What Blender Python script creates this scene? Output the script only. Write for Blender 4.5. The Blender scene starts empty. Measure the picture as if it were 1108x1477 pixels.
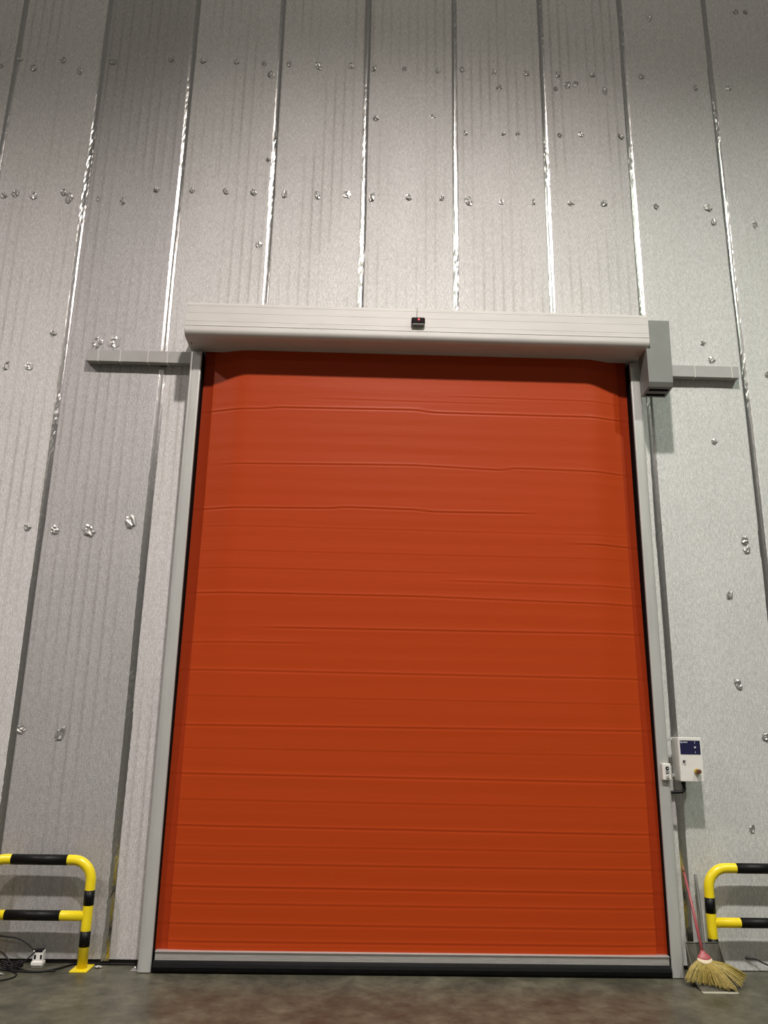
import bpy, bmesh, math, random
from mathutils import Vector, Matrix
random.seed(7)
PI = math.pi
scene = bpy.context.scene
C = scene.collection

# ------------------------------------------------------------------ camera
cam_d = bpy.data.cameras.new('camera')
cam = bpy.data.objects.new('camera', cam_d); C.objects.link(cam)
FWD = Vector((0.02156059, 0.96500755, 0.26133422))
RGT = Vector((0.99950432, -0.02680337, 0.01651353))
UPV = Vector((-0.02294032, -0.26084864, 0.96510711))
m = Matrix((RGT, UPV, -FWD)).transposed().to_4x4()
m.translation = Vector((0, -6.7089, 1.8))
cam.matrix_world = m
cam_d.sensor_fit = 'VERTICAL'
cam_d.sensor_height = 36.0
cam_d.lens = 1149.2 / 1477 * 36.0
cam_d.clip_end = 200
scene.camera = cam

# ------------------------------------------------------------------ world, lamps, exposure
w = bpy.data.worlds.new('hall_air'); scene.world = w; w.use_nodes = True
bg = w.node_tree.nodes['Background']
bg.inputs[0].default_value = (1.0, 0.93, 0.86, 1); bg.inputs[1].default_value = 0.25

def lamp(name, loc, power, col, size=138, blend=0.8, rad=0.22, aim=(0, 0, -1)):
    l = bpy.data.lights.new(name, 'SPOT'); l.energy = power; l.color = col
    l.spot_size = math.radians(size); l.spot_blend = blend; l.shadow_soft_size = rad
    o = bpy.data.objects.new(name, l); C.objects.link(o); o.location = loc
    o.rotation_euler = Vector(aim).to_track_quat('-Z', 'Y').to_euler()
    # added point light beside each spot, brightens the upper wall
    p = bpy.data.lights.new(name + '_added_spill', 'POINT'); p.energy = power * 0.045; p.color = (1.0, 0.93, 0.80); p.shadow_soft_size = rad
    q = bpy.data.objects.new(name + '_added_spill', p); C.objects.link(q); q.location = loc
    return o
# high-bay lamps hanging in a row under the hall roof, above the camera; rear pair added to fill the upper wall
lamp('high_bay_or_fill_light', (0.6, -6.8, 11.8), 11000, (1.0, 0.93, 0.89))
lamp('high_bay_or_fill_light', (-9.7, -6.8, 11.8), 8500, (1.0, 0.90, 0.88))
lamp('high_bay_or_fill_light', (7.0, -6.8, 11.8), 5500, (0.88, 1.0, 0.86))
lamp('high_bay_or_fill_light', (-4.6, -17.0, 11.8), 6000, (1.0, 0.92, 0.88))
lamp('high_bay_or_fill_light', (5.6, -17.0, 11.8), 6000, (0.96, 1.0, 0.91))

scene.view_settings.view_transform = 'Standard'
scene.view_settings.look = 'None'
scene.view_settings.exposure = -1.12
scene.view_settings.gamma = 1.0
scene.view_settings.use_curve_mapping = False

# ------------------------------------------------------------------ materials
def mat(name, col, rough=0.5, metal=0.0, spec=0.5):
    m = bpy.data.materials.new(name); m.use_nodes = True
    b = m.node_tree.nodes['Principled BSDF']
    b.inputs['Base Color'].default_value = (*col, 1)
    b.inputs['Roughness'].default_value = rough
    b.inputs['Metallic'].default_value = metal
    b.inputs['Specular IOR Level'].default_value = spec
    return m
def N(m, t): return m.node_tree.nodes.new(t)
def L(m, a, b): m.node_tree.links.new(a, b)
def bsdf(m): return m.node_tree.nodes['Principled BSDF']
def vary(m, scale=(6, 6, 6), amt=0.12, noise=3.0, detail=5, bump=0.0, bump_scale=60, rough_amt=0.0):
    """procedural colour mottling and fine relief in object space"""
    b = bsdf(m); col = tuple(b.inputs['Base Color'].default_value)[:3]
    tc = N(m, 'ShaderNodeTexCoord'); mp = N(m, 'ShaderNodeMapping'); mp.inputs['Scale'].default_value = scale
    L(m, tc.outputs['Object'], mp.inputs['Vector'])
    nz = N(m, 'ShaderNodeTexNoise'); nz.inputs['Scale'].default_value = noise; nz.inputs['Detail'].default_value = detail
    L(m, mp.outputs[0], nz.inputs['Vector'])
    cr = N(m, 'ShaderNodeValToRGB')
    cr.color_ramp.elements[0].position = 0.3; cr.color_ramp.elements[1].position = 0.7
    cr.color_ramp.elements[0].color = (*[c * (1 - amt) for c in col], 1)
    cr.color_ramp.elements[1].color = (*[min(1, c * (1 + amt)) for c in col], 1)
    L(m, nz.outputs[0], cr.inputs[0]); L(m, cr.outputs[0], b.inputs['Base Color'])
    if rough_amt:
        r0 = b.inputs['Roughness'].default_value
        mr = N(m, 'ShaderNodeMapRange'); mr.inputs['To Min'].default_value = r0 - rough_amt; mr.inputs['To Max'].default_value = r0 + rough_amt
        L(m, nz.outputs[0], mr.inputs[0]); L(m, mr.outputs[0], b.inputs['Roughness'])
    if bump:
        n2 = N(m, 'ShaderNodeTexNoise'); n2.inputs['Scale'].default_value = bump_scale; n2.inputs['Detail'].default_value = 3
        L(m, tc.outputs['Object'], n2.inputs['Vector'])
        bp = N(m, 'ShaderNodeBump'); bp.inputs['Strength'].default_value = bump; bp.inputs['Distance'].default_value = 0.004
        L(m, n2.outputs[0], bp.inputs['Height']); L(m, bp.outputs[0], b.inputs['Normal'])
    return m

def foil(name, col, rough, metal, rib):
    """foil-faced insulation panel: woven grain, fine vertical ribs"""
    m = mat(name, col, rough, metal)
    b = bsdf(m)
    tc = N(m, 'ShaderNodeTexCoord')
    # woven grain: two stretched noises
    hs = []
    for sc in ((70, 1, 260), (300, 1, 22)):
        mp = N(m, 'ShaderNodeMapping'); mp.inputs['Scale'].default_value = sc
        L(m, tc.outputs['Object'], mp.inputs['Vector'])
        nz = N(m, 'ShaderNodeTexNoise'); nz.inputs['Scale'].default_value = 1.0; nz.inputs['Detail'].default_value = 2
        L(m, mp.outputs[0], nz.inputs['Vector']); hs.append(nz.outputs[0])
    # ribs: vertical, their depth fades in and out over the sheet
    wv = N(m, 'ShaderNodeTexWave'); wv.bands_direction = 'X'; wv.inputs['Scale'].default_value = 3.3
    wv.inputs['Distortion'].default_value = 0.12; wv.inputs['Detail'].default_value = 1
    L(m, tc.outputs['Object'], wv.inputs['Vector'])
    mp = N(m, 'ShaderNodeMapping'); mp.inputs['Scale'].default_value = (1.6, 1, 0.45)
    L(m, tc.outputs['Object'], mp.inputs['Vector'])
    big = N(m, 'ShaderNodeTexNoise'); big.inputs['Scale'].default_value = 1.4; big.inputs['Detail'].default_value = 3
    L(m, mp.outputs[0], big.inputs['Vector'])
    rmp = N(m, 'ShaderNodeMapRange'); rmp.inputs['From Min'].default_value = 0.4; rmp.inputs['From Max'].default_value = 0.65
    rmp.inputs['To Max'].default_value = rib
    L(m, big.outputs[0], rmp.inputs[0])
    mul = N(m, 'ShaderNodeMath'); mul.operation = 'MULTIPLY'
    L(m, wv.outputs['Fac'], mul.inputs[0]); L(m, rmp.outputs[0], mul.inputs[1])
    b1 = N(m, 'ShaderNodeBump'); b1.inputs['Strength'].default_value = 0.35; b1.inputs['Distance'].default_value = 0.004
    L(m, mul.outputs[0], b1.inputs['Height'])
    b2 = N(m, 'ShaderNodeBump'); b2.inputs['Strength'].default_value = 0.5; b2.inputs['Distance'].default_value = 0.003
    L(m, hs[0], b2.inputs['Height']); L(m, b1.outputs[0], b2.inputs['Normal'])
    b3 = N(m, 'ShaderNodeBump'); b3.inputs['Strength'].default_value = 0.35; b3.inputs['Distance'].default_value = 0.003
    L(m, hs[1], b3.inputs['Height']); L(m, b2.outputs[0], b3.inputs['Normal'])
    L(m, b3.outputs[0], b.inputs['Normal'])
    # grain colour
    mx = N(m, 'ShaderNodeMath'); mx.operation = 'ADD'; L(m, hs[0], mx.inputs[0]); L(m, hs[1], mx.inputs[1])
    cr = N(m, 'ShaderNodeValToRGB')
    cr.color_ramp.elements[0].position = 0.42; cr.color_ramp.elements[1].position = 0.6
    cr.color_ramp.elements[0].color = (*[c * 0.76 for c in col], 1)
    cr.color_ramp.elements[1].color = (*[min(1, c * 1.17) for c in col], 1)
    hv = N(m, 'ShaderNodeMath'); hv.operation = 'MULTIPLY'; hv.inputs[1].default_value = 0.5
    L(m, mx.outputs[0], hv.inputs[0]); L(m, hv.outputs[0], cr.inputs[0])
    # the rib lines are slightly darker
    mixc = N(m, 'ShaderNodeMix'); mixc.data_type = 'RGBA'; mixc.blend_type = 'MULTIPLY'
    pw = N(m, 'ShaderNodeMath'); pw.operation = 'POWER'; pw.inputs[1].default_value = 6
    L(m, wv.outputs['Fac'], pw.inputs[0])
    mu2 = N(m, 'ShaderNodeMath'); mu2.operation = 'MULTIPLY'
    L(m, pw.outputs[0], mu2.inputs[0]); L(m, rmp.outputs[0], mu2.inputs[1])
    L(m, mu2.outputs[0], mixc.inputs[0]); L(m, cr.outputs[0], mixc.inputs[6]); mixc.inputs[7].default_value = (0.72, 0.70, 0.67, 1)
    L(m, mixc.outputs[2], b.inputs['Base Color'])
    # patchy gloss
    rr = N(m, 'ShaderNodeMapRange'); rr.inputs['To Min'].default_value = rough - 0.06; rr.inputs['To Max'].default_value = rough + 0.06
    L(m, big.outputs[0], rr.inputs[0]); L(m, rr.outputs[0], b.inputs['Roughness'])
    return m

M = {}
M['foil'] = foil('foil_facing', (0.62, 0.605, 0.59), 0.66, 0.38, 0.8)
M['foil_smooth'] = foil('foil_facing_smooth', (0.62, 0.615, 0.60), 0.66, 0.38, 0.15)
M['foil_shaded'] = foil('foil_facing_shaded', (0.47, 0.453, 0.45), 0.58, 0.60, 0.7)  # darker colour paints in the dimmer reflection of one tilted panel
M['tape'] = vary(mat('foil_tape', (0.60, 0.59, 0.57), 0.24, 1.0), (30, 30, 6), 0.10, 4, bump=0.25, bump_scale=120)
M['crumple'] = mat('crumpled_foil', (0.46, 0.45, 0.43), 0.42, 0.8)
M['backing'] = mat('wall_backing', (0.035, 0.033, 0.03), 0.8)
M['alu'] = vary(mat('satin_aluminium', (0.50, 0.50, 0.475), 0.42, 0.35), (3, 3, 0.6), 0.05, 4, rough_amt=0.05)
M['alu_bar'] = vary(mat('anodised_bar', (0.60, 0.58, 0.56), 0.35, 0.6), (2, 20, 20), 0.07, 5)
M['cover'] = vary(mat('header_paint', (0.56, 0.535, 0.51), 0.55, 0.12, 0.35), (1, 4, 4), 0.04, 3)
M['grey_plastic'] = vary(mat('grey_plastic', (0.185, 0.19, 0.175), 0.5), (3, 3, 3), 0.06, 3)
M['trunk'] = vary(mat('trunking_grey', (0.37, 0.365, 0.35), 0.5), (3, 3, 3), 0.05, 3)
M['black'] = mat('black_rubber', (0.004, 0.004, 0.004), 0.5, 0, 0.25)
M['rubber'] = vary(mat('seal_rubber', (0.004, 0.004, 0.0045), 0.42, 0, 0.12), (2, 8, 8), 0.3, 6, bump=0.1)
M['slot'] = mat('slot_black', (0.002, 0.002, 0.002), 0.9, 0, 0.1)
M['white'] = vary(mat('white_plastic', (0.68, 0.66, 0.62), 0.4), (5, 5, 5), 0.03, 3)
M['blue'] = mat('blue_label', (0.007, 0.007, 0.045), 0.45)
M['print'] = mat('pale_print', (0.55, 0.55, 0.62), 0.5)
M['yellow_btn'] = mat('yellow_collar', (0.42, 0.27, 0.03), 0.4)
M['red_btn'] = mat('dark_red_button', (0.12, 0.045, 0.02), 0.3)
M['grey_btn'] = mat('grey_button', (0.20, 0.20, 0.20), 0.4)
M['yellow'] = vary(mat('yellow_paint', (0.80, 0.62, 0.012), 0.28), (4, 4, 4), 0.04, 3)
M['band'] = mat('black_band_paint', (0.004, 0.004, 0.004), 0.45, 0, 0.2)
M['lens'] = mat('sensor_lens', (0.010, 0.003, 0.004), 0.15)
M['led'] = mat('sensor_led', (0.5, 0.02, 0.03), 0.3)
bsdf(M['led']).inputs['Emission Color'].default_value = (1.0, 0.12, 0.14, 1); bsdf(M['led']).inputs['Emission Strength'].default_value = 3.0
M['pink'] = vary(mat('pink_handle', (0.36, 0.075, 0.085), 0.45), (8, 8, 8), 0.1, 3)
M['wood'] = vary(mat('raw_wood_tip', (0.25, 0.11, 0.05), 0.6), (8, 8, 3), 0.15, 3)
M['straw'] = vary(mat('straw', (0.30, 0.225, 0.052), 0.65), (20, 20, 20), 0.3, 3)
M['binding'] = mat('pale_binding', (0.62, 0.52, 0.36), 0.6)
M['pan'] = vary(mat('dustpan_metal', (0.15, 0.14, 0.115), 0.45, 0.4), (6, 6, 6), 0.2, 3)
M['pan_lip'] = vary(mat('dustpan_lip', (0.42, 0.40, 0.31), 0.5), (6, 6, 6), 0.1, 3)
M['rod'] = mat('grey_rod', (0.15, 0.15, 0.14), 0.5)
M['cable'] = mat('black_cable', (0.007, 0.006, 0.006), 0.5, 0, 0.25)
M['steel'] = mat('anchor_steel', (0.5, 0.5, 0.5), 0.35, 0.9)
M['rust'] = mat('rusty_foot', (0.06, 0.03, 0.02), 0.8)

def curtain_mat(name, col):
    m = mat(name, col, 0.43, 0, 0.16)
    b = bsdf(m); tc = N(m, 'ShaderNodeTexCoord')
    mp = N(m, 'ShaderNodeMapping'); mp.inputs['Scale'].default_value = (90, 1, 320)
    L(m, tc.outputs['Object'], mp.inputs['Vector'])
    nz = N(m, 'ShaderNodeTexNoise'); nz.inputs['Scale'].default_value = 1.0; nz.inputs['Detail'].default_value = 2
    L(m, mp.outputs[0], nz.inputs['Vector'])
    mp2 = N(m, 'ShaderNodeMapping'); mp2.inputs['Scale'].default_value = (0.6, 1, 9)
    L(m, tc.outputs['Object'], mp2.inputs['Vector'])
    n2 = N(m, 'ShaderNodeTexNoise'); n2.inputs['Scale'].default_value = 1.0; n2.inputs['Detail'].default_value = 5
    L(m, mp2.outputs[0], n2.inputs['Vector'])
    b1 = N(m, 'ShaderNodeBump'); b1.inputs['Strength'].default_value = 0.12; b1.inputs['Distance'].default_value = 0.003
    L(m, nz.outputs[0], b1.inputs['Height'])
    b2 = N(m, 'ShaderNodeBump'); b2.inputs['Strength'].default_value = 0.25; b2.inputs['Distance'].default_value = 0.01
    L(m, n2.outputs[0], b2.inputs['Height']); L(m, b1.outputs[0], b2.inputs['Normal'])
    L(m, b2.outputs[0], b.inputs['Normal'])
    return m
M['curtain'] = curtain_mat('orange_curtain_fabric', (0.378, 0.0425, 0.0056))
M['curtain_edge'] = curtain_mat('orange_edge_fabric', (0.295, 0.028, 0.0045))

# concrete floor
fm = mat('concrete', (0.17, 0.145, 0.105), 0.38); M['concrete'] = fm
b = bsdf(fm); tc = N(fm, 'ShaderNodeTexCoord')
n1 = N(fm, 'ShaderNodeTexNoise'); n1.inputs['Scale'].default_value = 1.6; n1.inputs['Detail'].default_value = 9; n1.inputs['Roughness'].default_value = 0.68
mp = N(fm, 'ShaderNodeMapping'); mp.inputs['Scale'].default_value = (1.5, 1.3, 1)
L(fm, tc.outputs['Object'], mp.inputs['Vector']); L(fm, mp.outputs[0], n1.inputs['Vector'])
cr = N(fm, 'ShaderNodeValToRGB'); e = cr.color_ramp.elements
e[0].position = 0.30; e[0].color = (0.032, 0.031, 0.020, 1)
e[1].position = 0.72; e[1].color = (0.125, 0.119, 0.083, 1)
x = e.new(0.5); x.color = (0.068, 0.065, 0.044, 1)
L(fm, n1.outputs[0], cr.inputs[0])
n3 = N(fm, 'ShaderNodeTexNoise'); n3.inputs['Scale'].default_value = 7; n3.inputs['Detail'].default_value = 8; n3.inputs['Roughness'].default_value = 0.75
L(fm, tc.outputs['Object'], n3.inputs['Vector'])
m3 = N(fm, 'ShaderNodeMapRange'); m3.inputs['From Min'].default_value = 0.35; m3.inputs['From Max'].default_value = 0.65
m3.inputs['To Min'].default_value = 0.68; m3.inputs['To Max'].default_value = 1.35
L(fm, n3.outputs[0], m3.inputs[0])
vm = N(fm, 'ShaderNodeVectorMath'); vm.operation = 'SCALE'
L(fm, cr.outputs[0], vm.inputs[0]); L(fm, m3.outputs[0], vm.inputs['Scale']); L(fm, vm.outputs[0], b.inputs['Base Color'])
n2 = N(fm, 'ShaderNodeTexNoise'); n2.inputs['Scale'].default_value = 45; n2.inputs['Detail'].default_value = 5
L(fm, tc.outputs['Object'], n2.inputs['Vector'])
bp = N(fm, 'ShaderNodeBump'); bp.inputs['Strength'].default_value = 0.25; bp.inputs['Distance'].default_value = 0.004
L(fm, n2.outputs[0], bp.inputs['Height']); L(fm, bp.outputs[0], b.inputs['Normal'])
rr = N(fm, 'ShaderNodeMapRange'); rr.inputs['To Min'].default_value = 0.25; rr.inputs['To Max'].default_value = 0.55
L(fm, n1.outputs[0], rr.inputs[0]); L(fm, rr.outputs[0], b.inputs['Roughness'])

# ------------------------------------------------------------------ mesh helpers
def link(name, me, material, parent=None, smooth=False):
    if material: 
        if not me.materials: me.materials.append(material)
    if smooth:
        for p in me.polygons: p.use_smooth = True
    o = bpy.data.objects.new(name, me); C.objects.link(o)
    if parent: o.parent = parent
    return o
def pyd(name, v, f, material, parent=None, smooth=False):
    me = bpy.data.meshes.new(name); me.from_pydata(v, [], f); me.update()
    return link(name, me, material, parent, smooth)
def from_bm(name, bm, material, parent=None, smooth=False):
    bmesh.ops.recalc_face_normals(bm, faces=bm.faces)
    me = bpy.data.meshes.new(name); bm.to_mesh(me); bm.free()
    return link(name, me, material, parent, smooth)
def add_box(bm, x0, x1, y0, y1, z0, z1, bev=0.0, seg=2):
    r = bmesh.ops.create_cube(bm, size=1)
    for v in r['verts']:
        v.co = Vector((x0 + (v.co.x + .5) * (x1 - x0), y0 + (v.co.y + .5) * (y1 - y0), z0 + (v.co.z + .5) * (z1 - z0)))
    if bev:
        es = list({e for v in r['verts'] for e in v.link_edges})
        bmesh.ops.bevel(bm, geom=es, offset=bev, segments=seg, affect='EDGES', profile=0.5)
def box(name, x0, x1, y0, y1, z0, z1, material, parent=None, bev=0.0, seg=2):
    bm = bmesh.new(); add_box(bm, x0, x1, y0, y1, z0, z1, bev, seg)
    return from_bm(name, bm, material, parent)
def frames(pts):
    """parallel-transport frames along a polyline"""
    out = []; n = None
    for i, p in enumerate(pts):
        a = pts[max(i - 1, 0)]; c = pts[min(i + 1, len(pts) - 1)]
        t = (c - a).normalized()
        if n is None:
            n = t.cross(Vector((0, 0, 1)))
            if n.length < 1e-3: n = t.cross(Vector((1, 0, 0)))
        n = (n - t * n.dot(t)).normalized()
        out.append((p, t, n, t.cross(n)))
    return out
def add_tube(bm, pts, r, seg=16, cap=True):
    pts = [Vector(p) for p in pts]
    rs = r if isinstance(r, (list, tuple)) else [r] * len(pts)
    rings = []
    for (p, t, n, bn), rad in zip(frames(pts), rs):
        rings.append([bm.verts.new(p + (n * math.cos(2 * PI * k / seg) + bn * math.sin(2 * PI * k / seg)) * rad) for k in range(seg)])
    for a, c in zip(rings, rings[1:]):
        for k in range(seg):
            bm.faces.new((a[k], a[(k + 1) % seg], c[(k + 1) % seg], c[k]))
    if cap:
        bm.faces.new(rings[0][::-1]); bm.faces.new(rings[-1])
def tube(name, pts, r, material, parent=None, seg=16):
    bm = bmesh.new(); add_tube(bm, pts, r, seg)
    o = from_bm(name, bm, material, parent)
    for p in o.data.polygons: p.use_smooth = len(p.vertices) == 4
    return o
def smooth_path(pts, n=8):
    """Catmull-Rom through the points"""
    P = [Vector(p) for p in pts]; P = [P[0] * 2 - P[1]] + P + [P[-1] * 2 - P[-2]]; out = []
    for i in range(1, len(P) - 2):
        for k in range(n):
            t = k / n; a, b_, c, d = P[i - 1], P[i], P[i + 1], P[i + 2]
            out.append(0.5 * (2 * b_ + (c - a) * t + (2 * a - 5 * b_ + 4 * c - d) * t * t + (3 * b_ - a - 3 * c + d) * t ** 3))
    out.append(P[-2]); return out
def extrude(name, poly, axis, a0, a1, material, parent=None):
    """closed polygon extruded along an axis: 'x' poly=(y,z), 'y' poly=(x,z), 'z' poly=(x,y)"""
    bm = bmesh.new()
    def pt(p, a): return {'x': (a, p[0], p[1]), 'y': (p[0], a, p[1]), 'z': (p[0], p[1], a)}[axis]
    A = [bm.verts.new(pt(p, a0)) for p in poly]; B = [bm.verts.new(pt(p, a1)) for p in poly]
    bm.faces.new(A); bm.faces.new(B[::-1]); n = len(poly)
    for i in range(n): bm.faces.new((A[i], A[(i + 1) % n], B[(i + 1) % n], B[i]))
    return from_bm(name, bm, material, parent)
def disc_y(name, x, z, y0, y1, r, material, parent=None, seg=20, bev=0.0):
    """short cylinder facing -y with an optional rounded front rim"""
    prof = [(r, y1), (r, y0 + bev), (r - bev * .3, y0 + bev * .3), (r - bev, y0)] if bev else [(r, y1), (r, y0)]
    bm = bmesh.new(); rings = []
    for rad, y in prof:
        rings.append([bm.verts.new((x + rad * math.cos(2 * PI * k / seg), y, z + rad * math.sin(2 * PI * k / seg))) for k in range(seg)])
    for a, c in zip(rings, rings[1:]):
        for k in range(seg): bm.faces.new((a[k], a[(k + 1) % seg], c[(k + 1) % seg], c[k]))
    bm.faces.new(rings[0]); bm.faces.new(rings[-1][::-1])
    return from_bm(name, bm, material, parent)
def empty(name, loc=(0, 0, 0)):
    o = bpy.data.objects.new(name, None); C.objects.link(o); o.empty_display_size = 0.1
    return o                        # parts are modelled in world space, so the empties sit at the origin of their parts
def settle(root, loc):
    """move a thing's empty to its base without moving the parts"""
    root.location = loc
    for ch in root.children: ch.location = ch.location - Vector(loc)
def tag(o, label, cat=None, group=None, kind=None):
    o['label'] = label
    if cat: o['category'] = cat
    if group: o['group'] = group
    if kind: o['kind'] = kind
    return o

# ================================================================== SETTING
WY = 0.20                                                            # front of the wall panels
fl = box('floor', -12, 12, -14, 0.6, -0.15, 0.0, M['concrete'])
tag(fl, 'stained brown-grey polished concrete floor', kind='structure')

wall = box('wall_back', -8.2, 8.2, WY + 0.03, WY + 0.25, 0.0, 11.0, M['backing'])
tag(wall, 'tall wall clad in silver foil-faced insulation panels', kind='structure')

# --- foil panels between the seams
seams = [-7.47, -6.55, -5.62, -4.70, -3.77, -2.875, -1.945, -1.027, -0.107, 0.822, 1.761, 2.64, 3.575, 4.50, 5.43, 6.36, 7.29]
def panel(x0, x1, material, bow, lean, seed, z0=0.035):
    rnd = random.Random(seed); nz = 60
    ss = [0, .004, .010, .016] + [.03 + .94 * k / 12 for k in range(13)] + [.984, .990, .996, 1]; nx = len(ss) - 1
    z1 = 10.95; v = []; f = []
    ph = [rnd.uniform(0, 6.28) for _ in range(4)]
    for j in range(nz + 1):
        z = z0 + (z1 - z0) * j / nz
        for i in range(nx + 1):
            s = ss[i]; x = x0 + (x1 - x0) * s
            d = bow * math.sin(PI * s) + lean * (s - .5) * 0.03
            d += 0.0022 * math.sin(z * 1.3 + ph[0] + 3 * s) + 0.0016 * math.sin(z * 3.1 + ph[1]) * math.sin(PI * s * 2 + ph[2])
            for pz in (8.53, 6.95, 5.0, 3.45, 1.73): d -= 0.004 * math.exp(-((z - pz) / 0.12) ** 2)    # pulled in along the rails
            e = min(s, 1 - s)
            if e < 0.008: d -= 0.004 * (1 - e / 0.008)
            v.append((x, WY - d, z))
    n = nx + 1
    for j in range(nz):
        for i in range(nx): f.append((j * n + i, j * n + i + 1, (j + 1) * n + i + 1, (j + 1) * n + i))
    # return edges to the backing
    k = len(v)
    for j in (0, nz):
        for i in (0, nx): pass
    for j in range(nz + 1):
        v.append((x0, WY + 0.031, v[j * n][2])); v.append((x1, WY + 0.031, v[j * n][2]))
    for j in range(nz):
        f.append((j * n, (j + 1) * n, k + 2 * (j + 1), k + 2 * j))
        f.append((j * n + nx, k + 2 * j + 1, k + 2 * (j + 1) + 1, (j + 1) * n + nx))
    return pyd('foil_panel', v, f, material, wall, True)
gap = 0.026
for i in range(len(seams) - 1):
    xa, xb = seams[i] + gap, seams[i + 1] - gap
    mt = M['foil']
    if abs(seams[i] + 2.875) < .01: mt = M['foil_shaded']
    if seams[i] > 2.5: mt = M['foil_smooth']
    panel(xa, xb, mt, random.uniform(0.001, 0.004), random.uniform(-.3, .3), 100 + i, 0.006 if seams[i] > 2 else 0.035)

# --- crinkled foil tape along each seam
def tape(xc, seed):
    rnd = random.Random(seed); nz = 330; v = []; f = []
    z0, z1 = 0.02, 10.9; off = 0.0
    crk = 1.0
    for j in range(nz + 1):
        z = z0 + (z1 - z0) * j / nz
        if j % 18 == 0: crk = rnd.choice((0.05, 0.1, 0.15, 0.6, 1.1))
        for k, (dx, dy) in enumerate(((-0.031, 0.004), (-0.021, 0.007), (-0.007, 0.010), (0.007, 0.010), (0.021, 0.007), (0.031, 0.004))):
            jx = rnd.uniform(-.0015, .0015); jy = rnd.uniform(-.0016, .0016) * crk if 0 < k < 5 else 0
            wob = 0.004 * math.sin(z * 2.3 + seed)
            v.append((xc + dx + jx + wob, WY + dy + jy - 0.001, z))
    for j in range(nz):
        for k in range(5): f.append((j * 6 + k, j * 6 + k + 1, (j + 1) * 6 + k + 1, (j + 1) * 6 + k))
    return pyd('seam_tape', v, f, M['tape'], wall)
for i, s in enumerate(seams[2:-2]): tape(s, 31 + i)

# --- puckered foil patches where the panels are screwed to the rails behind
def patch_mesh(seed):
    """crumpled scrap of foil pressed round a screw: sharp random facets, ragged outline"""
    rnd = random.Random(seed); n = 5; v = []; f = []
    w_, h_ = rnd.uniform(.045, .062), rnd.uniform(.055, .085)
    for j in range(n + 1):
        for i in range(n + 1):
            s, t = i / n - .5, j / n - .5
            edge = i in (0, n) or j in (0, n); r = math.hypot(s, t)
            k = 1 - .35 * max(0, r - .5) / .2 + rnd.uniform(-.22, .22)
            v.append((s * w_ * k, 0.0 if edge else -rnd.choice((.0005, .002, .005, .008)), t * h_ * k))
    for j in range(n):
        for i in range(n):
            a, b_, c, d = j * (n + 1) + i, j * (n + 1) + i + 1, (j + 1) * (n + 1) + i + 1, (j + 1) * (n + 1) + i
            f += [(a, b_, c), (a, c, d)] if rnd.random() < .5 else [(a, b_, d), (b_, c, d)]
    me = bpy.data.meshes.new('foil_patch'); me.from_pydata(v, [], f); me.materials.append(M['crumple']); return me
PM = [patch_mesh(900 + i) for i in range(8)]
patches = [(-3.92, 8.39), (-3.74, 8.49), (-3.58, 8.38), (-3.29, 8.49), (-3.1, 8.36), (-2.77, 8.49), (-2.17, 8.56), (-1.83, 8.55), (-1.48, 8.55), (-1.19, 8.54), (-1.11, 8.4), (-0.93, 8.54), (-0.62, 8.53), (-0.27, 8.55), (-0.03, 8.53), (0.0, 7.9), (-3.67, 6.83), (-3.56, 6.86), (-3.38, 6.84), (-3.09, 6.89), (-3.03, 6.83), (-2.74, 6.82), (-2.5, 6.81), (-2.18, 6.96), (-1.82, 6.96), (-1.48, 6.96), (-1.21, 6.96), (-0.9, 6.95), (-0.57, 6.95), (-0.27, 6.97), (-0.02, 6.95), (-1.08, 7.35), (-1.12, 6.36), (0.29, 8.53), (0.64, 8.52), (0.9, 8.55), (1.24, 8.53), (1.59, 8.53), (1.92, 8.53), (2.29, 8.54), (1.29, 8.33), (1.89, 8.34), (2.02, 8.4), (2.1, 8.41), (2.41, 8.34), (0.6, 7.94), (0.93, 7.75), (1.32, 7.75), (1.47, 7.76), (1.91, 7.76), (2.13, 7.78), (2.55, 7.78), (2.96, 9.32), (2.82, 8.54), (3.39, 8.42), (3.74, 8.42), (3.92, 9.45), (4.03, 9.45), (0.35, 6.96), (0.68, 6.96), (0.95, 6.94), (1.29, 6.94), (1.61, 6.95), (1.99, 6.95), (2.33, 6.96), (2.86, 6.94), (3.39, 6.95), (3.43, 6.78), (3.85, 6.76), (-3.18, 5.0), (-3.39, 5.0), (-3.0, 5.35), (-2.99, 3.46), (-2.75, 3.44), (-2.45, 3.44), (-2.1, 3.53), (-2.58, 5.26), (-2.42, 5.27), (-2.49, 1.71), (-2.82, 1.74), (3.22, 4.42), (3.41, 3.48), (3.42, 3.4), (3.22, 2.98), (3.22, 2.21), (3.42, 1.78), (3.22, 1.05), (3.2, 5.43), (3.27, 5.25), (3.8, 5.12)]
for i, (x, z) in enumerate(patches):
    o = bpy.data.objects.new('foil_patch', PM[i % 8]); C.objects.link(o); o.parent = wall
    o.location = (x, WY - 0.006, z); o.rotation_euler = (0, random.uniform(-.5, .5), 0)
    s = random.uniform(.8, 1.25)
    if (x, z) in ((-2.1, 3.53), (-2.49, 1.71), (-2.75, 3.44), (-2.45, 3.44), (-2.82, 1.74), (-2.58, 5.26), (-2.42, 5.27)): s *= 1.6   # larger puckers
    o.scale = (s, 1, s)

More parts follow.
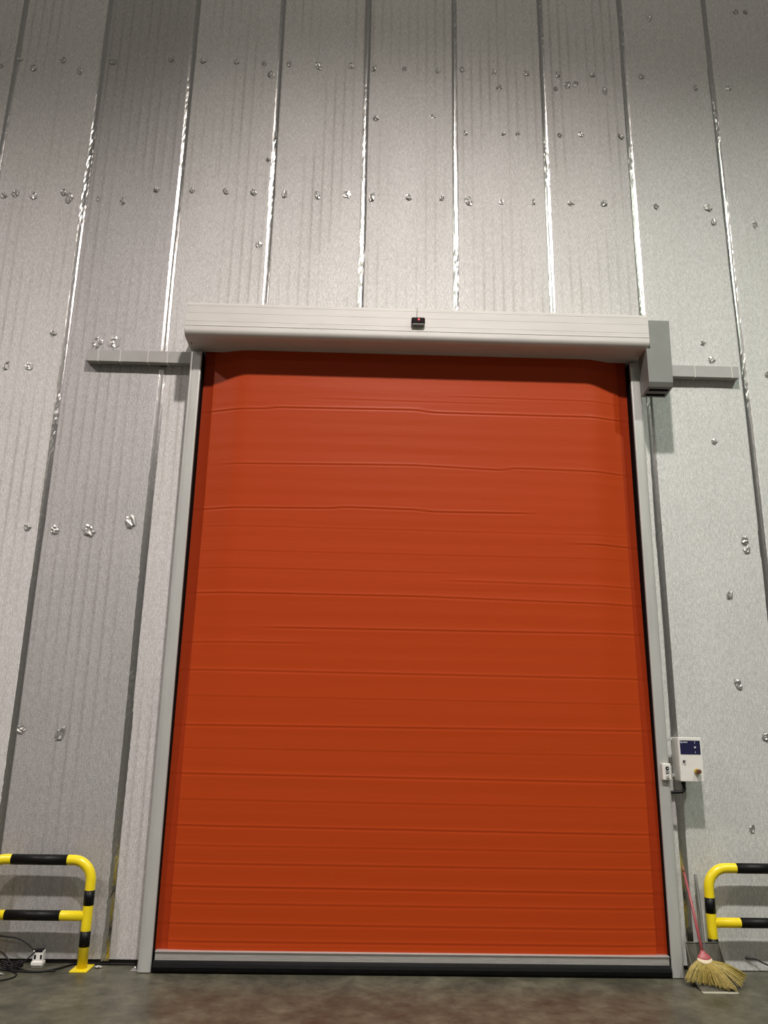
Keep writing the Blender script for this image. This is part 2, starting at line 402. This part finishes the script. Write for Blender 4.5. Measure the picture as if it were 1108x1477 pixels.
# ================================================================== ROLL-UP DOOR (setting: door_1)
door = empty('door_1')
tag(door, 'orange fabric high-speed roll-up door with grey header and side guides', kind='structure')
XL, XR = -1.520, 2.388                                               # curtain edges
ZB, ZT = 0.146, 5.30
creases = [  # (polyline of (x, z), height m)
    ([(-1.48, 4.543), (-0.921, 4.559), (-0.841, 4.574), (0.423, 4.582), (0.58, 4.560), (2.39, 4.554)], 1.0),
    ([(0.9, 4.72), (2.39, 4.71)], 0.35), ([(-0.3, 4.67), (1.1, 4.66)], 0.25),
    ([(-1.106, 4.034), (0.057, 4.051), (0.426, 4.054), (1.197, 4.028), (1.291, 4.050), (2.39, 4.030)], 0.75),
    ([(-1.52, 3.625), (-0.298, 3.641), (-0.208, 3.655), (0.428, 3.645), (0.58, 3.63), (1.28, 3.634)], 0.8),
    ([(-1.52, 3.47), (2.39, 3.45)], 0.22), ([(-1.3, 3.25), (2.39, 3.24)], 0.18),
    ([(1.969, 3.37), (2.39, 3.36)], 0.8), ([(0.848, 3.022), (2.39, 3.0)], 0.5),
    ([(-1.52, 2.884), (0.433, 2.882), (2.39, 2.844)], 0.7), ([(-1.52, 3.10), (0.6, 3.09)], 0.3),
    ([(-0.669, 2.596), (2.39, 2.598)], 0.7), ([(-1.52, 2.466), (-0.605, 2.471)], 0.5),
    ([(-1.52, 2.239), (2.40, 2.225)], 0.6), ([(-1.52, 2.03), (2.40, 2.02)], 0.25),
    ([(-1.52, 1.797), (2.40, 1.808)], 0.7), ([(-1.52, 1.62), (2.40, 1.61)], 0.25),
    ([(-1.52, 1.424), (2.40, 1.403)], 0.7), ([(-1.52, 1.23), (2.40, 1.21)], 0.3),
    ([(-1.52, 1.036), (2.40, 1.012)], 0.7), ([(-1.52, 0.89), (2.40, 0.88)], 0.35),
    ([(-1.52, 0.76), (2.40, 0.753)], 0.55), ([(-1.52, 0.597), (2.40, 0.583)], 0.7),
    ([(-1.52, 0.476), (2.40, 0.47)], 0.5), ([(-1.52, 0.336), (2.40, 0.328)], 0.6), ([(-1.52, 0.212), (2.40, 0.212)], 0.7)]
def sstep(t): t = max(0., min(1., t)); return t * t * (3 - 2 * t)
def crease_z(poly, x):
    if x <= poly[0][0]: return poly[0][1], max(0., 1 - (poly[0][0] - x) / .25)
    if x >= poly[-1][0]: return poly[-1][1], max(0., 1 - (x - poly[-1][0]) / .25)
    for (xa, za), (xb, zb) in zip(poly, poly[1:]):
        if xa <= x <= xb: return za + (zb - za) * (x - xa) / (xb - xa), 1.0
def curtain_y(x, z):
    top = 0.02 + 0.065 * sstep((z - 0.5) / 3.5)                       # the sheet bows out from its side guides
    e = min(x - XL, XR - x)
    return top * (1 - sstep(e / 0.42)) + 0.004
nx, nz = 90, 860
v = []; f = []
XA, XB = XL + 0.085, XR - 0.085
cols = [XA + (XB - XA) * i / nx for i in range(nx + 1)]
for j in range(nz + 1):
    z = ZB + (ZT - ZB) * j / nz
    near = [(p, h) for p, h in creases if min(q[1] for q in p) - .12 < z < max(q[1] for q in p) + .12]
    for x in cols:
        d = 0.0
        for p, h in near:
            cz, a = crease_z(p, x)
            if a <= 0: continue
            t = (z - cz) / 0.0085
            if abs(t) < 9:
                d += a * h * (0.0025 * math.exp(-(t - .9) ** 2) - 0.0030 * math.exp(-(t + .7) ** 2) + 0.001 * math.exp(-(t / 4) ** 2))
        d += 0.0003 * math.sin(z * 46.5 + 0.3 * x) + 0.0008 * math.sin(z * 7 + x * .8)
        v.append((x, curtain_y(x, z) - d, z))
n = nx + 1
for j in range(nz):
    for i in range(nx): f.append((j * n + i, j * n + i + 1, (j + 1) * n + i + 1, (j + 1) * n + i))
cur = pyd('curtain', v, f, M['curtain'], door, True)
# darker hemmed strips down both edges
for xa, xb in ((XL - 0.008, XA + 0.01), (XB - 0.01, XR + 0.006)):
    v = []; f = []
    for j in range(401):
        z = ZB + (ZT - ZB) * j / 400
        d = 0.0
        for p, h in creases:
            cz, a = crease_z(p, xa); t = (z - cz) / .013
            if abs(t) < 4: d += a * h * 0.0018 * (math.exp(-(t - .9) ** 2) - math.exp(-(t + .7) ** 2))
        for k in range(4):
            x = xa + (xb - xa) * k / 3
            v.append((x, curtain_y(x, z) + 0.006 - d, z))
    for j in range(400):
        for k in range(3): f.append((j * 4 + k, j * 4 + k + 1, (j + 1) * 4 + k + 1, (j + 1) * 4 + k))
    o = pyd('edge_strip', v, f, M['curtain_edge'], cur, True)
# bottom bar (ribbed extrusion) and rubber seal
prof = [(0.045, 0.086), (-0.012, 0.086)]
zz = 0.090
for k in range(5):
    prof += [(-0.014, zz), (-0.014, zz + 0.0075), (-0.0105, zz + 0.0085), (-0.0105, zz + 0.0100)]; zz += 0.0108
prof += [(-0.014, 0.1445), (-0.024, 0.146), (-0.024, 0.1495), (-0.010, 0.1540), (0.045, 0.1535)]
bar = extrude('bottom_bar', prof, 'x', XL + 0.004, XR - 0.004, M['alu_bar'], door); bar['label'] = 'ribbed silver aluminium bottom bar'
prof = [(0.05, 0.0), (0.0, 0.0), (-0.022, 0.006), (-0.034, 0.022), (-0.036, 0.045), (-0.028, 0.066), (-0.012, 0.080), (-0.008, 0.0865), (0.05, 0.0865)]
seal = extrude('bottom_seal', prof, 'x', XL - 0.005, XR + 0.005, M['rubber'], door); seal['label'] = 'black rubber seal along the bottom edge'
# black backing behind the sheet (closes the opening)
box('opening_liner', XL - 0.02, XR + 0.02, 0.15, 0.18, 0.0, 5.2, M['slot'], door)

# side guides: extruded aluminium uprights, rounded outer corner and shallow front groove
def guide(xo, xi, label):
    s = 1 if xi > xo else -1; wd = abs(xi - xo)
    pr = [(0, WY + .02), (0, 0.012), (.004, -.006), (.012, -.016), (.024, -.020), (.030, -.020), (.032, -.0175), (.036, -.0175), (.038, -.020), (wd - .012, -.020), (wd - .004, -.017), (wd, -.010), (wd, .05), (wd - .01, .05), (wd - .01, WY + .02)]
    g = extrude('guide_rail', [(xo + s * a, b_) for a, b_ in pr], 'z', 0.006, 5.09, M['alu'], door); g['label'] = label
    bm = bmesh.new(); a, c = sorted((xi - s * 0.012, xi + s * 0.008)); add_box(bm, a, c, 0.012, 0.15, 0.0, 5.09)
    gk = from_bm('gasket', bm, M['slot'], g)
    bm = bmesh.new(); a, c = sorted((xi - s * 0.004, xi + s * 0.006)); add_box(bm, a, c, -0.006, 0.03, 0.0, 5.09, 0.003, 1)
    from_bm('lip_seal', bm, M['black'], g)
    a, c = sorted((xo + s * .006, xi - s * .004)); box('foot', a, c, -.014, .15, 0.0, 0.0065, M['rust'], g)
    return g
gl = guide(-1.645, -1.538, 'grey aluminium side guide with rounded outer edge')
gr = guide(2.498, 2.398, 'grey aluminium side guide with rounded outer edge')
# anchor bracket and bolt at the left foot
bm = bmesh.new(); add_box(bm, -1.70, -1.646, 0.03, 0.10, 0.0, 0.006, .002, 1); add_box(bm, -1.652, -1.646, 0.03, 0.10, 0.006, 0.06, .001, 1)
br = from_bm('anchor_bracket', bm, M['steel'], gl)
tube('bolt', [(-1.675, 0.065, 0.006), (-1.675, 0.065, 0.022)], 0.009, M['steel'], None, 6).parent = gl

# header cover: boxed roller housing with a rounded lower front edge and fine front grooves
yf = -0.27; prof = [(WY, 5.455), (yf + 0.03, 5.455), (yf + 0.008, 5.449), (yf, 5.436)]
for gz in (5.412, 5.345, 5.262):
    prof += [(yf, gz + .004), (yf + .0012, gz + .003), (yf + .0012, gz - .001), (yf, gz - .002)]
prof += [(yf, 5.232), (yf - .003, 5.228), (yf - .003, 5.222), (yf, 5.218), (yf, 5.19)]
for k in range(0, 9):
    a = k / 8 * PI / 2
    prof.append((yf + 0.055 - 0.055 * math.cos(a), 5.185 - 0.055 * math.sin(a)))
prof += [(-0.08, 5.13), (0.06, 5.128), (0.06, 5.16), (WY, 5.16)]
hdr = extrude('header_cover', prof, 'x', -1.650, 2.503, M['cover'], door); hdr['label'] = 'long pale grey metal box housing the roller'
ep = [(y, z) for y, z in prof]
extrude('end_plate', [(WY, 5.452), (yf + .03, 5.452), (yf + .002, 5.44), (yf + .002, 5.19), (yf + .03, 5.14), (yf + .07, 5.132), (.058, 5.131), (WY, 5.16)], 'x', -1.654, -1.648, M['cover'], hdr)
disc = tube('rivet', [(-1.62, -0.11, 5.131), (-1.62, -0.11, 5.125)], 0.006, M['slot'], None, 8); disc.parent = hdr

# motor cover on the right end: deep grey box hanging lower than the header, vents underneath
bm = bmesh.new()
front = [(2.508, 5.405), (2.700, 5.405), (2.692, 4.800), (2.474, 4.800), (2.474, 5.124), (2.508, 5.124)]
A = [bm.verts.new((x, -0.258, z)) for x, z in front]; B = [bm.verts.new((x, -0.045, z)) for x, z in front]
bm.faces.new(A); bm.faces.new(B[::-1])
for i in range(6):
    if i == 2: continue
    bm.faces.new((A[i], A[(i + 1) % 6], B[(i + 1) % 6], B[i]))
lo = [bm.verts.new(c) for c in ((2.692, -0.236, 4.758), (2.474, -0.236, 4.758), (2.474, -0.048, 4.742), (2.692, -0.048, 4.742))]
bm.faces.new((A[3], A[2], lo[0], lo[1])); bm.faces.new((lo[1], lo[0], lo[3], lo[2]))
bm.faces.new((A[2], B[2], lo[3], lo[0])); bm.faces.new((A[3], lo[1], lo[2], B[3])); bm.faces.new((B[3], lo[2], lo[3], B[2]))
mot = from_bm('motor_cover', bm, M['grey_plastic'], door); mot['label'] = 'dark grey motor box on the right end of the header'
bv = mot.modifiers.new('soft_edges', 'BEVEL'); bv.width = 0.004; bv.segments = 2; bv.limit_method = 'ANGLE'
for y in (-0.205, -0.115):
    z = 4.758 - (y + .02 + .236) * .085
    box('vent_slot', 2.495, 2.672, y, y + 0.040, z - 0.004, z + 0.012, M['slot'], mot, 0.003, 1)
# mounting arm behind the motor box
box('motor_bracket', 2.52, 2.64, -0.05, WY - 0.001, 5.17, 5.38, M['alu'], mot)
door.location = (0, 0, 0)

# ================================================================== THINGS ON THE DOOR AND WALL
# motion sensor on the header
s = empty('motion_sensor')
tag(s, 'small black motion sensor with red light on the header', 'sensor')
cx, cz = 0.420, 5.292
box('housing', cx - .061, cx + .061, -0.312, -0.2705, cz - .014, cz + .050, M['lens'], s, 0.011, 3)
box('chin', cx - .055, cx + .055, -0.308, -0.2705, cz - .026, cz - .004, M['grey_plastic'], s, 0.009, 3)
bm = bmesh.new(); bmesh.ops.create_uvsphere(bm, u_segments=16, v_segments=10, radius=0.009)
for q in bm.verts: q.co = Vector((q.co.x, q.co.y * .6, q.co.z)) + Vector((cx + .004, -0.311, cz + .026))
from_bm('indicator_light', bm, M['led'], s, True)
tube('lead', smooth_path([(cx - .012, -0.280, cz + .048), (cx - .010, -0.283, 5.40), (cx - .008, -0.281, 5.450), (cx - .006, -0.24, 5.4575)], 4), 0.0022, M['cable'], s, 6)
settle(s, (cx, -0.27, cz - .026))

# cable trunking, left and right of the header
def trunking(x0, x1, bands, label):
    t = empty('cable_trunking'); tag(t, label, 'trunking', 'cable trunking beside the header')
    bm = bmesh.new(); add_box(bm, x0, x1, 0.125, WY - 0.0065, 5.040, 5.150, 0.003, 1); from_bm('duct', bm, M['trunk'], t)
    box('lid', x0 + .002, x1 - .002, 0.119, 0.132, 5.036, 5.154, M['trunk'], t, 0.003, 1)
    for x in bands:
        bm = bmesh.new(); add_box(bm, x - .0035, x + .0035, 0.1165, WY - 0.0065, 5.0335, 5.1565, 0.001, 1); from_bm('tie_band', bm, M['white'], t)
    settle(t, ((x0 + x1) / 2, 0.16, 5.036)); return t
trunking(-2.635, -1.652, (-2.525, -2.322, -2.066, -1.887), 'flat grey cable trunking on the wall left of the header')
trunking(2.55, 3.485, (2.80, 3.064, 3.416), 'flat grey cable trunking on the wall right of the motor box')

# control box
s = empty('control_box'); tag(s, 'white door control box with blue label beside the right guide', 'control box')
box('body', 2.566, 2.756, -0.040, 0.110, 1.424, 1.765, M['white'], s, 0.006, 2)
lid = box('lid', 2.566, 2.757, -0.052, -0.042, 1.424, 1.765, M['white'], s, 0.004, 2)
lab = box('front_label', 2.579, 2.743, -0.0540, -0.0515, 1.633, 1.741, M['blue'], lid); lab['label'] = 'dark blue printed label'
def flat(name, pts, y, material, parent):
    return pyd(name, [(x, y, z) for x, z in pts] + [(x, y + .0015, z) for x, z in pts],
               [tuple(range(len(pts))), tuple(range(len(pts)))[::-1]][:1] + [tuple(range(2 * len(pts) - 1, len(pts) - 1, -1))] +
               [(i, i + len(pts), (i + 1) % len(pts) + len(pts), (i + 1) % len(pts)) for i in range(len(pts))], material, parent)
def rect(x0, x1, z0, z1): return [(x0, z0), (x1, z0), (x1, z1), (x0, z1)]
yl = -0.0552
# blurred maker's mark: a ring with a tail of pale letter strokes
ring = []
for k in range(20): a = 2 * PI * k / 20 + .7; ring.append((2.591 + .0085 * math.cos(a), 1.7275 + .0085 * math.sin(a)))
inner = [(2.591 + .0045 * (x - 2.591) / .0085, 1.7275 + .0045 * (z - 1.7275) / .0085) for x, z in ring]
vv = [(x, yl, z) for x, z in ring] + [(x, yl, z) for x, z in inner]
pyd('print_mark', vv, [(k, (k + 1) % 20, 20 + (k + 1) % 20, 20 + k) for k in range(18)], M['print'], lid)
for k in range(5): flat('print_mark', rect(2.604 + k * .0076, 2.6098 + k * .0076, 1.7235, 1.7310), yl, M['print'], lid)
for zc, hh, ww in ((1.7265, .011, .0016), (1.6885, .0075, .0085), (1.650, .009, .0016)):
    pts = [(2.7 + ww * math.cos(2 * PI * k / 12), zc + hh * math.sin(2 * PI * k / 12)) for k in range(12)]
    flat('print_mark', pts, yl, M['print'], lid)
k_ = disc_y('key_lock', 2.600, 1.580, -0.062, -0.051, 0.008, M['slot'], s, 14)
box('key', 2.596, 2.610, -0.075, -0.060, 1.5785, 1.587, M['rod'], s, .001, 1)
eb = disc_y('emergency_stop', 2.700, 1.503, -0.070, -0.051, 0.022, M['yellow_btn'], s, 22, .004)
disc_y('mushroom_head', 2.705, 1.503, -0.096, -0.068, 0.018, M['red_btn'], eb, 22, .007)
for z in (1.735, 1.452): box('mounting_arm', 2.4985, 2.570, 0.070, 0.100, z, z + .025, M['alu'], s, .002, 1)
gl_ = tube('cable_gland', [(2.604, 0.00, 1.425), (2.604, 0.00, 1.398)], 0.018, M['black'], s, 14)
tube('feed_cable', smooth_path([(2.604, 0.00, 1.405), (2.607, 0.00, 1.375), (2.600, 0.00, 1.350), (2.575, 0.005, 1.340), (2.535, 0.015, 1.338), (2.499, 0.02, 1.334)], 6), 0.013, M['black'], s, 12)
settle(s, (2.66, 0.03, 1.424))

# push-button switch on the right guide
s = empty('push_button_switch'); tag(s, 'small white three-button switch plate on the right door guide', 'switch')
pl = box('plate', 2.420, 2.490, -0.056, -0.0205, 1.432, 1.560, M['white'], s, 0.006, 2)
yb = -0.068
for z, mt in ((1.524, 'black'), (1.493, 'grey_btn'), (1.463, 'white')):
    bt = disc_y('button', 2.459, z, yb, -0.055, 0.0135, M[mt], s, 20, .003)
    if mt == 'black': flat('arrow_mark', [(2.453, z - .005), (2.465, z - .005), (2.459, z + .006)], yb - .0012, M['print'], bt)
    if mt == 'white': flat('arrow_mark', [(2.459, z - .006), (2.465, z + .005), (2.453, z + .005)], yb - .0012, M['slot'], bt)
settle(s, (2.455, -0.02, 1.432))

# ================================================================== SAFETY BARRIERS
def barrier(x_in, x_out, yb, zr, zl, bands_top, bands_low, bands_post, label):
    """hoop of yellow tube with a lower rail, black painted bands, flat base plates"""
    s = empty('safety_barrier'); tag(s, label, 'barrier', 'yellow and black safety barriers')
    r = 0.038; R = 0.15; d = 1 if x_out > x_in else -1
    pts = [(x_in, yb, 0.010), (x_in, yb, 0.3)]
    for k in range(13):
        a = k / 12 * PI / 2
        pts.append((x_in + d * R * (1 - math.cos(a)), yb, zr - R + R * math.sin(a)))
    for k in range(13):
        a = k / 12 * PI / 2
        pts.append((x_out - d * R * (1 - math.sin(a)), yb, zr - R + R * math.cos(a)))
    pts += [(x_out, yb, 0.3), (x_out, yb, 0.010)]
    fr = tube('hoop', pts, r, M['yellow'], s, 24)
    lr = tube('lower_rail', [(x_in + d * .02, yb, zl), (x_out - d * .02, yb, zl)], r - .002, M['yellow'], s, 24)
    for a, c in bands_top: tube('black_band', [(a, yb, zr), (c, yb, zr)], r + .001, M['band'], fr, 24)
    for a, c in bands_low: tube('black_band', [(a, yb, zl), (c, yb, zl)], r - .001, M['band'], lr, 24)
    for x in (x_in, x_out):
        for a, c in bands_post: tube('black_band', [(x, yb, a), (x, yb, c)], r + .001, M['band'], fr, 24)
        box('base_plate', x - .065, x + .065, yb - .09, yb + .095, 0.0, 0.010, M['yellow'], s, .002, 1)
    settle(s, ((x_in + x_out) / 2, yb, 0)); return s
barrier(-2.075, -2.895, 0.065, 0.764, 0.368, ((-2.70, -2.268),), ((-2.70, -2.278),), ((0.444, 0.551), (0.156, 0.265)),
        'yellow and black tube barrier left of the door, loose cables behind it')
barrier(2.762, 3.590, 0.055, 0.770, 0.376, ((2.990, 3.37),), ((2.985, 3.37),), ((0.444, 0.556), (0.156, 0.265)),
        'yellow and black tube barrier right of the door behind the broom')

# ================================================================== DUSTPAN AND BROOM
s = empty('dustpan'); tag(s, 'grey long-handled dustpan with pale front lip under the broom', 'dustpan')
bm = bmesh.new(); th = .004
fl_, fr_, bl_, br_ = (2.492, -0.345, .004), (2.738, -0.345, .004), (2.522, -0.03, .012), (2.778, -0.03, .012)
btl, btr = (2.526, 0.005, .245), (2.782, 0.005, .245)
ftl, ftr = (2.490, -0.27, .030), (2.745, -0.27, .030)
def sheet(bm, pts, th, nrm):
    nrm = Vector(nrm) * th; a = [bm.verts.new(p) for p in pts]; c = [bm.verts.new(Vector(p) + nrm) for p in pts]
    bm.faces.new(a); bm.faces.new(c[::-1]); k = len(pts)
    for i in range(k): bm.faces.new((a[i], a[(i + 1) % k], c[(i + 1) % k], c[i]))
sheet(bm, [fl_, fr_, br_, bl_], th, (0, 0, 1)); from_bm('floor_plate', bm, M['pan'], s)
bm = bmesh.new(); sheet(bm, [bl_, br_, btr, btl], th, (0, 1, 0)); from_bm('back_plate', bm, M['pan'], s)
bm = bmesh.new(); sheet(bm, [fl_, ftl, btl, bl_], th, (-1, 0, 0)); from_bm('side_plate', bm, M['pan'], s)
bm = bmesh.new(); sheet(bm, [fr_, ftr, btr, br_], th, (1, 0, 0)); from_bm('side_plate', bm, M['pan'], s)
lip = box('front_lip', 2.486, 2.744, -0.372, -0.335, 0.0, 0.008, M['pan_lip'], s, .002, 1); lip['label'] = 'pale worn front lip'
tube('rim', [btl, btr], .005, M['pan'], s, 8)
tube('handle', smooth_path([(2.668, 0.008, .18), (2.672, 0.02, .30), (2.688, 0.085, .52), (2.700, 0.150, .705)], 4), .0115, M['rod'], s, 10)
settle(s, (2.63, -0.17, 0))

s = empty('broom'); tag(s, 'straw fan broom with pink handle leaning against the wall', 'broom')
top = Vector((2.606, 0.160, .765)); neck = Vector((2.592, -0.145, .215))
tube('handle', [top.lerp(neck, .07), top.lerp(neck, .5) + Vector((.004, 0, -.004)), neck], [.0085, .010, .012], M['pink'], s, 12)
tube('handle_tip', [top, top.lerp(neck, .075)], [.010, .0105], M['wood'], s, 12)
# flared pink head
def fan_ring(bm, c, w_, d_, seg=24): return [bm.verts.new((c[0] + w_ * math.cos(2 * PI * k / seg), c[1] + d_ * math.sin(2 * PI * k / seg), c[2] + (c[3] if len(c) > 3 else 0) * (w_ * math.cos(2 * PI * k / seg)) ** 2)) for k in range(seg)]
def loft(name, rings, material, parent):
    bm = bmesh.new(); R_ = [fan_ring(bm, *r) for r in rings]
    for a, c in zip(R_, R_[1:]):
        for k in range(24): bm.faces.new((a[k], a[(k + 1) % 24], c[(k + 1) % 24], c[k]))
    bm.faces.new(R_[0]); bm.faces.new(R_[-1][::-1])
    return from_bm(name, bm, material, parent, True)
loft('head', [((2.593, -.140, .228), .012, .012), ((2.595, -.145, .212), .022, .016), ((2.599, -.150, .195), .043, .022), ((2.600, -.155, .180), .052, .026, ), ((2.598, -.160, .158, 3.5), .050, .028)], M['pink'], s)
loft('binding', [((2.600, -.156, .170, 3.5), .0535, .029), ((2.600, -.160, .150, 4.5), .058, .031), ((2.600, -.162, .144, 4.5), .058, .031)], M['binding'], s)
# straw: several hundred tapering strands fanned out and drooping
bm = bmesh.new(); rnd = random.Random(5)
for k in range(900):
    u = rnd.uniform(-1, 1); dep = rnd.uniform(-1, 1)
    base = Vector((2.600 + u * .054, -.160 + dep * .024, .152 + 3.0 * (u * .054) ** 2))
    ln = rnd.uniform(.9, 1.04)
    if u < 0: tip = Vector((2.575 + u * .150, -.190 - .03 * abs(dep) + dep * .03 + rnd.uniform(-.02, .02), .022 + .012 * u * u + rnd.uniform(0, .02)))
    elif u < .62: tip = Vector((2.575 + u * .27, -.245 - .110 * math.sin(u / .62 * PI / 2) + dep * .03, .018 + rnd.uniform(0, .02)))
    else: tip = Vector((2.660 + (u - .3) * .385, -.31 + (u - .62) * .60 + dep * .03, .022 + .03 * (u - .62) + rnd.uniform(0, .035)))
    tip = base.lerp(tip, ln); tip.z = max(tip.z, .012)
    mid = base.lerp(tip, .5) + Vector((rnd.uniform(-.006, .006), rnd.uniform(-.006, .006), .016))
    add_tube(bm, [base, mid, tip], [.0028, .0034, .0014], 4, False)
st = from_bm('bristles', bm, M['straw'], s); st['kind'] = 'stuff'; st['label'] = 'yellow-brown straw bristles fanned over the dustpan'
settle(s, (2.6, -0.17, 0))

# ================================================================== CABLES BY THE LEFT BARRIER
def cable(pts, r, label, group='loose black cables by the left barrier'):
    o = tube('cable', smooth_path(pts, 8), r, M['cable'], None, 8)
    tag(o, label, 'cable', group); return o
s = empty('socket_block'); tag(s, 'small white plug socket block by the wall behind the left barrier', 'socket')
bx0, bx1, by0, by1 = -2.462, -2.384, 0.085, 0.135
box('body', bx0, bx1, by0, by1, 0.0, 0.118, M['white'], s, .004, 2)
box('foot', bx0 - .004, bx1 + .006, by0 - .012, by1, 0.018, 0.044, M['white'], s, .003, 1)
for x in (-2.443, -2.398): box('pin_slot', x - .007, x + .007, by0 - .001, by0 + .006, 0.060, 0.090, M['slot'], s)
box('dark_cap', bx0 + .012, bx1 - .004, by0 - .002, by1 - .01, 0.106, 0.128, M['black'], s, .003, 1)
settle(s, (-2.423, .11, 0))
cable([(-3.05, 0.16, .190), (-2.85, 0.15, .212), (-2.72, .12, .207), (-2.606, .115, .196), (-2.52, .11, .160), (-2.475, .105, .128), (-2.452, .105, .122)], .006, 'black cable arching down from the left edge into the white socket block')
cable([(-3.05, .12, .17), (-2.88, .12, .145), (-2.726, .11, .108), (-2.66, .09, .072), (-2.60, .06, .030), (-2.53, .03, .008), (-2.40, -.03, .008), (-2.25, .00, .008)], .006, 'black cable sloping from the left edge down onto the floor tangle')
cable([(-2.70, .02, .008), (-2.56, -.015, .008), (-2.45, -.035, .008), (-2.339, -.03, .008), (-2.24, .06, .008), (-2.16, .175, .008), (-2.02, .184, .008), (-1.85, .182, .008), (-1.70, .182, .008)], .007, 'black cable lying along the foot of the wall to the left door guide')
cable([(-2.80, -.27, .006), (-2.66, -.27, .006), (-2.548, -.245, .006), (-2.49, -.17, .006), (-2.50, -.09, .006), (-2.56, -.03, .006), (-2.64, .02, .006)], .005, 'thin black cable looping forward on the floor at the left edge')
cable([(-2.447, .083, .112), (-2.475, .070, .082), (-2.52, .05, .040), (-2.56, .02, .020), (-2.62, .03, .012)], .005, 'short black cable drooping from the socket block into the tangle')
coil = []
for k in range(60):
    a = k / 60 * 2 * PI * 4; rr_ = .055 + .014 * math.sin(k * 1.7)
    coil.append((-2.590 + rr_ * 1.15 * math.cos(a), .035 + rr_ * .8 * math.sin(a), .010 + .045 * (k / 60) + .012 * math.sin(a * 2 + 1)))
cable(coil, .0065, 'tangled coil of dark cable heaped beside the white socket block')
cable([(3.060, .185, .096), (3.132, .16, .094), (3.17, .14, .078), (3.205, .12, .065), (3.30, .10, .035), (3.42, .10, .010)], .006, 'thin black cable at the wall base under the right barrier', 'cable at the right')

# scrap of foil lying at the wall foot
def scrap(x, y, sz, seed, label):
    rnd = random.Random(seed); bm = bmesh.new(); bmesh.ops.create_icosphere(bm, subdivisions=2, radius=1)
    for q in bm.verts: q.co = Vector((q.co.x * sz * rnd.uniform(.6, 1.2), q.co.y * sz * .6 * rnd.uniform(.6, 1.2), max(-1, q.co.z) * sz * .35 * rnd.uniform(.5, 1.1)))
    mz = min(q.co.z for q in bm.verts)
    for q in bm.verts: q.co += Vector((x, y, -mz))
    o = from_bm('foil_scrap', bm, M['crumple']); tag(o, label, 'scrap', 'foil scraps on the floor')
scrap(-1.965, 0.10, .030, 3, 'crumpled silver foil scrap on the floor beside the left barrier foot')
scrap(-2.62, -.10, .030, 8, 'crumpled silver foil scrap on the floor beside the cable tangle')
